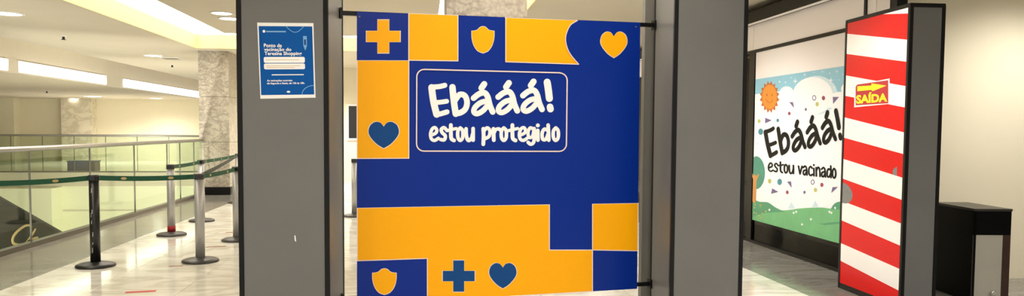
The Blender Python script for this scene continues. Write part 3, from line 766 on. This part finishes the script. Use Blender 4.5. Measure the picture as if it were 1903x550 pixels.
# ================================================================== DARK SIDE TABLE
YT = 5.55
Pt = on_y(1812, 388, YT); zt_ = Pt.z; DT = (Pt-EYE).dot(Fw)
dlt = math.radians(-6)
ux = Vector((math.cos(dlt), math.sin(dlt))); uy = Vector((-math.sin(dlt), math.cos(dlt)))
P2 = Vector((Pt.x, Pt.y)); Q2 = cross_line(1880, P2, ux, 400); S2 = cross_line(1735, P2, uy, 380)
tw_ = (Q2-P2).length; td_ = (S2-P2).length
if td_ > 0.62: td_ = 0.62
print('table', zt_, tw_, td_)
tt = thing('side_table', 'small black side table with grey inset front against the cream wall', 'table', (P2.x, P2.y, 0), dlt)
box('top', -0.006, tw_+0.006, -0.006, td_, zt_-0.02, zt_, M_TABLETOP, tt, bevel=0.003)
box('side_panel', 0, 0.018, 0, td_-0.005, 0, zt_-0.02, M_TABLE, tt)
box('side_panel', tw_-0.022, tw_, 0.02, td_-0.005, 0, zt_-0.02, M_TABLE, tt)
za_ = zt_ - (437-388)/1374*DT
box('apron', 0, tw_, 0.0, 0.018, za_, zt_-0.02, M_TABLE, tt)
xi = tw_*(1866-1812)/68
box('leg', xi, tw_, 0.0, 0.019, 0, za_, M_TLEG, tt)
ins = box('inset_panel', 0.0, xi, 0.004, 0.014, 0.03, za_, M_INSET, tt)
kn = lathe('knob', [(0.008, 0), (0.008, 0.012), (0.022, 0.018), (0.026, 0.03), (0.018, 0.04)], M_CHROME, tt, 16); kn.rotation_euler = (math.pi/2, 0, 0)
kz = EYE.z-(546-249)/1374*DT; kn.location = (tw_*(1849-1812)/68, 0.004, max(kz, 0.06))
box('back_panel', 0.018, tw_-0.022, td_-0.02, td_-0.005, 0, zt_-0.02, M_TABLE, tt)

# ================================================================== BALUSTRADES
def balustrade(label, A, B, joints, zh, curb=True):
    """A->B on the floor; joints: distances along it"""
    d = (B-A); L = d.length; ang = math.atan2(d.y, d.x)
    t = thing('glass_balustrade', label, 'balustrade', (A.x, A.y, 0), ang)
    tube('handrail', [(0, 0, zh), (L, 0, zh)], 0.032, M_STEEL, t, 16)
    box('base_channel', 0, L, -0.05, 0.05, 0, 0.055, M_STEELD, t, bevel=0.006)
    js = [0] + joints + [L]
    for a, b in zip(js[:-1], js[1:]):
        if b-a > 0.05: box('glass_pane', a+0.006, b-0.006, -0.006, 0.006, 0.05, zh-0.03, M_GLASS, t)
    for a in joints: box('joint_clip', a-0.007, a+0.007, -0.009, 0.009, 0.05, zh-0.028, M_STEELD, t)
    return t
zh1 = (on_x(0, 281, XR).z + on_x(365, 260, XR).z)/2
yA = 4.0
jj = [on_x(px, 330, XR).y-yA for px in (55, 167.5, 250, 311, 335, 361)]
print('rail z', zh1, 'joints', jj)
jj = [jj[0]-2.6] + jj if jj[0] > 3 else jj
yEnd = YC-0.05
balustrade('near glass balustrade with steel handrail along the edge of the marble gallery', Vector((XR, yA, 0)), Vector((XR, yEnd, 0)), [j for j in jj if j < yEnd-yA], zh1)
zh2 = on_y(180, 252, YF).z
x0 = -19.0; jx = [on_y(px, 280, YF).x-x0 for px in (17, 76, 135, 194, 253, 312, 371)]
balustrade('far glass balustrade with steel handrail across the void', Vector((x0, YF+0.1, 0)), Vector((XR-0.2, YF+0.1, 0)), jx, zh2)
tg = thing('blue_box', 'low dark blue box on the far gallery floor seen through both balustrades', 'box', (on_y(156, 312, YF+1.2).x, YF+1.2, 0))
wb = (on_y(182, 312, YF+1.2).x-on_y(131, 312, YF+1.2).x)/2
box('body', -wb, wb*0.5, -0.2, 0.2, 0.0, 0.3, M_BLUEBOX, tg, bevel=0.01); box('end_panel', wb*0.5+0.002, wb, -0.2, 0.2, 0, 0.3, M_BLACKPL, tg, bevel=0.01); box('lid', -wb-0.02, wb+0.02, -0.22, 0.22, 0.3, 0.33, M_BLUEBOX, tg, bevel=0.006)

# dark sloping parapet with the gold logo beyond the near balustrade
XS = XR-1.3
a = on_x(-160, 275, XS); b = on_x(0, 368, XS); c = on_x(122, 437, XS)
k = (c.z-b.z)/(c.y-b.y)
fpar = Face((XS, 0, 0), math.pi/2)     # local x = +world y
fpar.n = Vector((1, 0, 0))
y0 = b.y-3.0; y1 = c.y+(c.z+2.6)/abs(k)*0.75
zf = lambda y: b.z+k*(y-b.y)
tpz = thing('stair_parapet', 'dark sloping stair parapet with gold script logo below the near balustrade', 'parapet', (XS, b.y, -4.5), math.pi/2)
def PL_(y, z): return (y-b.y, z+4.5)
prism('cladding', [PL_(y0, -4.5), PL_(y0, zf(b.y-2.0)), PL_(b.y-2.0, zf(b.y-2.0)), PL_(y1, zf(y1)), PL_(y1, -4.5)], 0.25, M_DARKSIGN, tpz)
prism('coping', [PL_(b.y-2.0, zf(b.y-2.0)), PL_(b.y-2.0, zf(b.y-2.0)+0.03), PL_(y1, zf(y1)+0.03), PL_(y1, zf(y1))], 0.27, M_BLACK, tpz)
def logo(name, pts, wd):
    v, f = [], []
    P3 = []
    for q in (catmull(pts, 5) if len(pts) > 2 else pts):
        px_, py_ = 0+q[0]*0.218, 360+q[1]*0.218
        w3 = on_x(px_, py_, XS); P3.append(Vector((w3.y-b.y, w3.z+4.5)))
    hw_ = wd*0.218*b.y/1374/2
    n = len(P3)
    for i, q in enumerate(P3):
        dd = (P3[min(i+1, n-1)]-P3[max(i-1, 0)]).normalized(); nn = Vector((-dd.y, dd.x))*hw_*0.75*(0.55+0.45*math.sin(math.pi*i/(n-1)))
        for s, yy in ((1, -0.012), (-1, -0.012)): v.append((q.x+s*nn.x, yy, q.y+s*nn.y))
        for s in (1, -1): v.append((q.x+s*nn.x, 0.0, q.y+s*nn.y))
    for i in range(n-1):
        a_i, b_i = 4*i, 4*(i+1)
        f += [(a_i, a_i+1, b_i+1, b_i), (a_i, b_i, b_i+2, a_i+2), (a_i+1, a_i+3, b_i+3, b_i+1)]
    return pymesh(name, v, f, M_GOLD, tpz)
logo('logo_letter', [(268, 285), (235, 268), (190, 285), (135, 330), (105, 380), (110, 420), (150, 435), (205, 425), (250, 400)], 30)
logo('logo_letter', [(300, 300), (275, 340), (245, 385), (205, 435)], 26)
logo('logo_letter', [(225, 405), (280, 382), (318, 375), (300, 400), (280, 425)], 24)

# ================================================================== STANCHIONS
SH = 0.925
def stanchion(label, px, py, kind='silver', red=False, h=SH):
    p = on_z(px, py, 0)
    t = thing('stanchion', label, 'stanchion', (p.x, p.y, 0), 0, 'queue stanchions')
    pm = M_BLACKPL if kind == 'black' else M_SILVER; bm0 = M_BASEK if kind == 'black' else M_BASE
    lathe('base', [(0.18, 0), (0.185, 0.008), (0.18, 0.022), (0.15, 0.034), (0.07, 0.045), (0.062, 0.05)], bm0, t, 36)
    lathe('post', [(0.047, 0.05), (0.047, h-0.06)], pm, t, 24)
    lathe('head', [(0.049, h-0.06), (0.051, h-0.055), (0.051, h-0.006), (0.046, h), (0.03, h+0.002)], M_BLACKPL if kind == 'black' else M_BASE, t, 24)
    if red: lathe('red_band', [(0.0495, 0.052), (0.0495, 0.125)], M_REDBAND, t, 24)
    box('belt_slot', -0.03, 0.03, -0.056, 0.056, h-0.05, h-0.012, M_BLACKPL, t)
    if kind == 'black':
        random.seed(5)
        for k in range(9):
            z = random.uniform(0.12, 0.78); a_ = -1.75+random.uniform(-0.15, 0.15); hh = random.uniform(0.02, 0.06)
            v = []; 
            for aa, zz in ((a_-0.12, z), (a_+0.1, z+0.01), (a_+0.12, z+hh), (a_-0.05, z+hh*0.9)): v.append((0.0476*math.cos(aa), 0.0476*math.sin(aa), zz))
            pymesh('paint_chip', v, [(0, 1, 2, 3)], M_SILVER, t)
    return t
def belt(src, dst, m=M_BELT, z0=SH-0.032, z1=None, sag=0.02, emblems=True, hgt=0.05):
    A = src.location.copy(); B = dst if isinstance(dst, Vector) else dst.location.copy()
    d = (B-A); d.z = 0; L = d.length; dn = d.normalized(); z1 = z0 if z1 is None else z1
    s0, s1 = 0.052, L-0.052; n = 12; v = []; th = 0.0016
    nx_, ny_ = -dn.y*th, dn.x*th
    for i in range(n+1):
        s = s0+(s1-s0)*i/n; u = i/n; z = z0+(z1-z0)*u-sag*4*u*(1-u)
        for sx in (1, -1):
            for zz in (-hgt/2, hgt/2): v.append((dn.x*s+sx*nx_, dn.y*s+sx*ny_, z+zz))
    f = []
    for i in range(n):
        q, w_ = 4*i, 4*(i+1)
        f += [(q, q+1, w_+1, w_), (q+2, w_+2, w_+3, q+3), (q+1, q+3, w_+3, w_+1), (q, w_, w_+2, q+2)]
    f += [(0, 2, 3, 1), (4*n, 4*n+1, 4*n+3, 4*n+2)]
    bo = pymesh('belt', v, f, m, src)
    if emblems:
        cnt = max(2, int(L/0.55))
        for k in range(cnt):
            u = (k+0.5)/cnt; s = s0+(s1-s0)*u; z = z0+(z1-z0)*u-sag*4*u*(1-u)
            side = 1 if (Vector((-dn.y, dn.x))).dot(Vector((-A.x, -A.y))) > 0 else -1
            o_x, o_y = dn.x*s-dn.y*side*(th+0.0008), dn.y*s+dn.x*side*(th+0.0008)
            pts = [(o_x+dn.x*0.028*math.cos(2*math.pi*j/10), o_y+dn.y*0.028*math.cos(2*math.pi*j/10), z+0.014*math.sin(2*math.pi*j/10)) for j in range(10)]
            pymesh('emblem', pts, [tuple(range(10))], M_GOLD, bo)
    return bo
sK = stanchion('black stanchion with chipped paint in front of the near balustrade', 178, 495, 'black')
sF = stanchion('silver stanchion nearest the grey pillar, on a dark round base', 372.5, 486)
sRd = stanchion('silver stanchion with a red band at its foot', 319, 437, red=True)
sB = stanchion('silver stanchion behind the front silver one, near the granite column', 375, 411)
s1 = stanchion('silver stanchion half hidden by the edge of the grey pillar', 440.5, 447)
s2 = stanchion('farthest silver stanchion, barely showing beside the grey pillar edge', 443, 377)
s3 = stanchion('silver stanchion glimpsed between grey pillar and blue panel', 659, 402)
pO = on_z(-230, 500, 0)
sO = stanchion('black stanchion beyond the left picture edge', -110, 528, 'black')
belt(sK, sO); belt(sK, sF, sag=0.012); belt(sF, s1, sag=0.01); belt(sRd, sB, sag=0.01); belt(sB, s2, sag=0.01); belt(sF, s2, M_BELTD, sag=0.01, emblems=False)
# pieces of floor tape
def tape(label, x0, y0_, x1, y1_, wd, m):
    A = on_z(x0, y0_, 0); B = on_z(x1, y1_, 0); d = (B-A); L = d.length
    o = box('floor_tape', 0, L, -wd/2, wd/2, 0.0002, 0.0012, m); o.location = (A.x, A.y, 0); o.rotation_euler = (0, 0, math.atan2(d.y, d.x))
    tag(o, label, 'tape', 'floor tapes')
tape('bright red tape strip on the marble at the front', 233, 543.5, 290, 540.5, 0.06, M_TAPE)
tape('worn brown tape strip left of the front silver stanchion base', 314, 495, 340, 494, 0.05, M_TAPEB)
tape('worn brown tape strip right of the front silver stanchion', 383, 459, 420, 457.5, 0.06, M_TAPEB)
tape('short worn tape strip close to the half hidden stanchion', 420, 432, 437, 431.5, 0.06, M_TAPEB)

# ================================================================== CEILING FITTINGS
def downlight(label, x, y, z, r=0.1, watts=None, spot=150, seen=True):
    t = thing('downlight', label, 'lamp', (x, y, z), 0, 'ceiling downlights')
    lathe('ring', [(r*1.25, 0.0), (r*1.25, -0.008), (r*1.1, -0.012), (r*1.02, -0.012), (r, -0.004), (r, 0.0)], M_LAMPRING, t, 24)
    lathe('lens', [(r*0.98, -0.002), (r*0.98, -0.006)], M_DISC, t, 24)
    ld = bpy.data.lights.new('downlight_beam', 'SPOT'); ld.energy = SPOT_W if watts is None else watts; ld.color = (1.0, 0.965, 0.91)
    ld.spot_size = math.radians(spot); ld.spot_blend = 0.8; ld.shadow_soft_size = r*0.9
    lo = bpy.data.objects.new('beam', ld); C.objects.link(lo); lo.parent = t; lo.location = (0, 0, -0.03)
    return t
def dl_px(label, px, py, z=H, **k):
    p = on_z(px, py, z); return downlight(label, p.x, p.y, z, **k)
dl_px('large round downlight at the left picture edge', 14, 25, r=0.17)
dl_px('round downlight beside the grey pillar, upper of the close pair', 412, 24, r=0.13)
dl_px('round downlight beside the grey pillar, lower of the close pair', 426, 34, r=0.13, watts=20)
dl_px('round downlight left of the granite column next to a small vent', 285, 103, r=0.17)
dl_px('small downlight in the low far ceiling, left of the middle', 172, 179, z=ZB, r=0.3, watts=600)
dl_px('small downlight in the low far ceiling near the wall wash', 290, 182.5, z=ZB, r=0.22, watts=420)
dl_px('small downlight in the low far ceiling above the pilaster', 140, 183, z=ZB, r=0.22, watts=420)
dl_px('small downlight in the low far ceiling at the far left', 80, 183.5, z=ZB, r=0.22, watts=420)
downlight('downlight above the dark side table before the cream wall', 5.6, 5.4, H, r=0.11, watts=190)
downlight('added downlight above the shop front poster', XG-1.3, 8.2, H, r=0.11, watts=90)  # unseen lamp added to brighten the poster and the panels above
downlight('added downlight between the bare grey pillar and the striped pillar', 2.75, 5.3, H, r=0.11, watts=110)  # added out of view to whiten the striped side of the pillar
downlight('added downlight in front of the striped pillar', 4.5, 2.6, H, r=0.11, watts=170)  # unseen lamp added to lift the striped pillar's grey front
downlight('added downlight in the ceiling between bare pillar and shop front', 2.2, 8.2, H, r=0.11, watts=150)  # extra unseen lamp, added to reach the upper shop front panels
downlight('added downlight before the back wall on the left', -2.4, 18.0, H, r=0.12, watts=600)  # hidden lamp added to brighten the otherwise unlit back wall
downlight('added downlight before the back wall on the right', 3.0, 17.0, H, r=0.12, watts=600)  # second hidden lamp added for the same back wall
for (x, y, nm) in ((-1.4, 2.0, 'left'), (2.6, 2.0, 'right')):  # unseen overhead pair added to light the booth fronts
    downlight('added overhead downlight before the booth on the %s side' % nm, x, y, H, r=0.11, watts=60)
def sprinkler(label, px, py, z=H):
    p = on_z(px, py, z); t = thing('sprinkler', label, 'sprinkler', (p.x, p.y, z), 0, 'ceiling sprinklers')
    lathe('collar', [(0.05, 0), (0.05, -0.006), (0.03, -0.012)], M_LAMPRING, t, 16); lathe('stem', [(0.022, -0.012), (0.022, -0.06)], M_BLACKPL, t, 10); lathe('deflector', [(0.04, -0.06), (0.04, -0.068)], M_BLACKPL, t, 12)
sprinkler('small dark sprinkler head in the ceiling left of the luminous tray', 118, 67)
sprinkler('small sprinkler head close to the vent by the granite column', 320, 120)
sprinkler('dark sprinkler head in the low far ceiling', 87, 169, ZB)
p = on_z(318, 108, H); tv = thing('ceiling_vent', 'flat pale ceiling vent next to a round downlight', 'vent', (p.x, p.y, H))
box('frame', -0.2, 0.2, -0.2, 0.2, -0.014, 0.0, M_LAMPRING, tv, bevel=0.003)
for q in range(5): box('slat', -0.17, 0.17, -0.16+q*0.07, -0.12+q*0.07, -0.018, -0.0145, M_STEELD, tv)

# unseen lamps added under the gallery edge to brighten the lower wall
for q, yy in enumerate((8.0, 13.0, 18.0)):
    t = thing('added_void_lamp', 'added unseen lamp under the gallery edge, number %s from the front' % ('first', 'second', 'third')[q], 'lamp', (XR-0.35, yy, -0.9), 0, 'added lower storey lamps')
    box('housing', -0.08, 0.3, -0.5, 0.5, 0.0, 0.08, M_LAMPRING, t)
    ld = bpy.data.lights.new('added_void_beam', 'AREA'); ld.energy = 230; ld.shape = 'RECTANGLE'; ld.size = 0.14; ld.size_y = 0.95; ld.color = (1.0, 0.97, 0.84)
    lo = bpy.data.objects.new('beam', ld); C.objects.link(lo); lo.parent = t; lo.location = (-0.1, 0, 0.03)
    lo.rotation_euler = Vector((-0.5, 1.0, -0.1)).to_track_quat('-Z', 'Y').to_euler()
# framed dark display on the middle wall, seen in the slit left of the panel
A = on_y(648, 197, YBK-0.05); B = on_y(672, 257, YBK-0.05)
td = thing('framed_display', 'dark framed display on the back wall seen beside the blue panel', 'display', ((A.x+B.x)/2, YBK-0.03, B.z))
hw = (B.x-A.x)/2; hh = A.z-B.z
box('frame', -hw-0.05, hw+0.05, -0.03, 0.02, -0.05, hh+0.05, M_LAMPRING, td); box('screen', -hw, hw, -0.036, -0.0305, 0, hh, M_BLACKPL, td)
print('OBJECTS', len(bpy.data.objects))
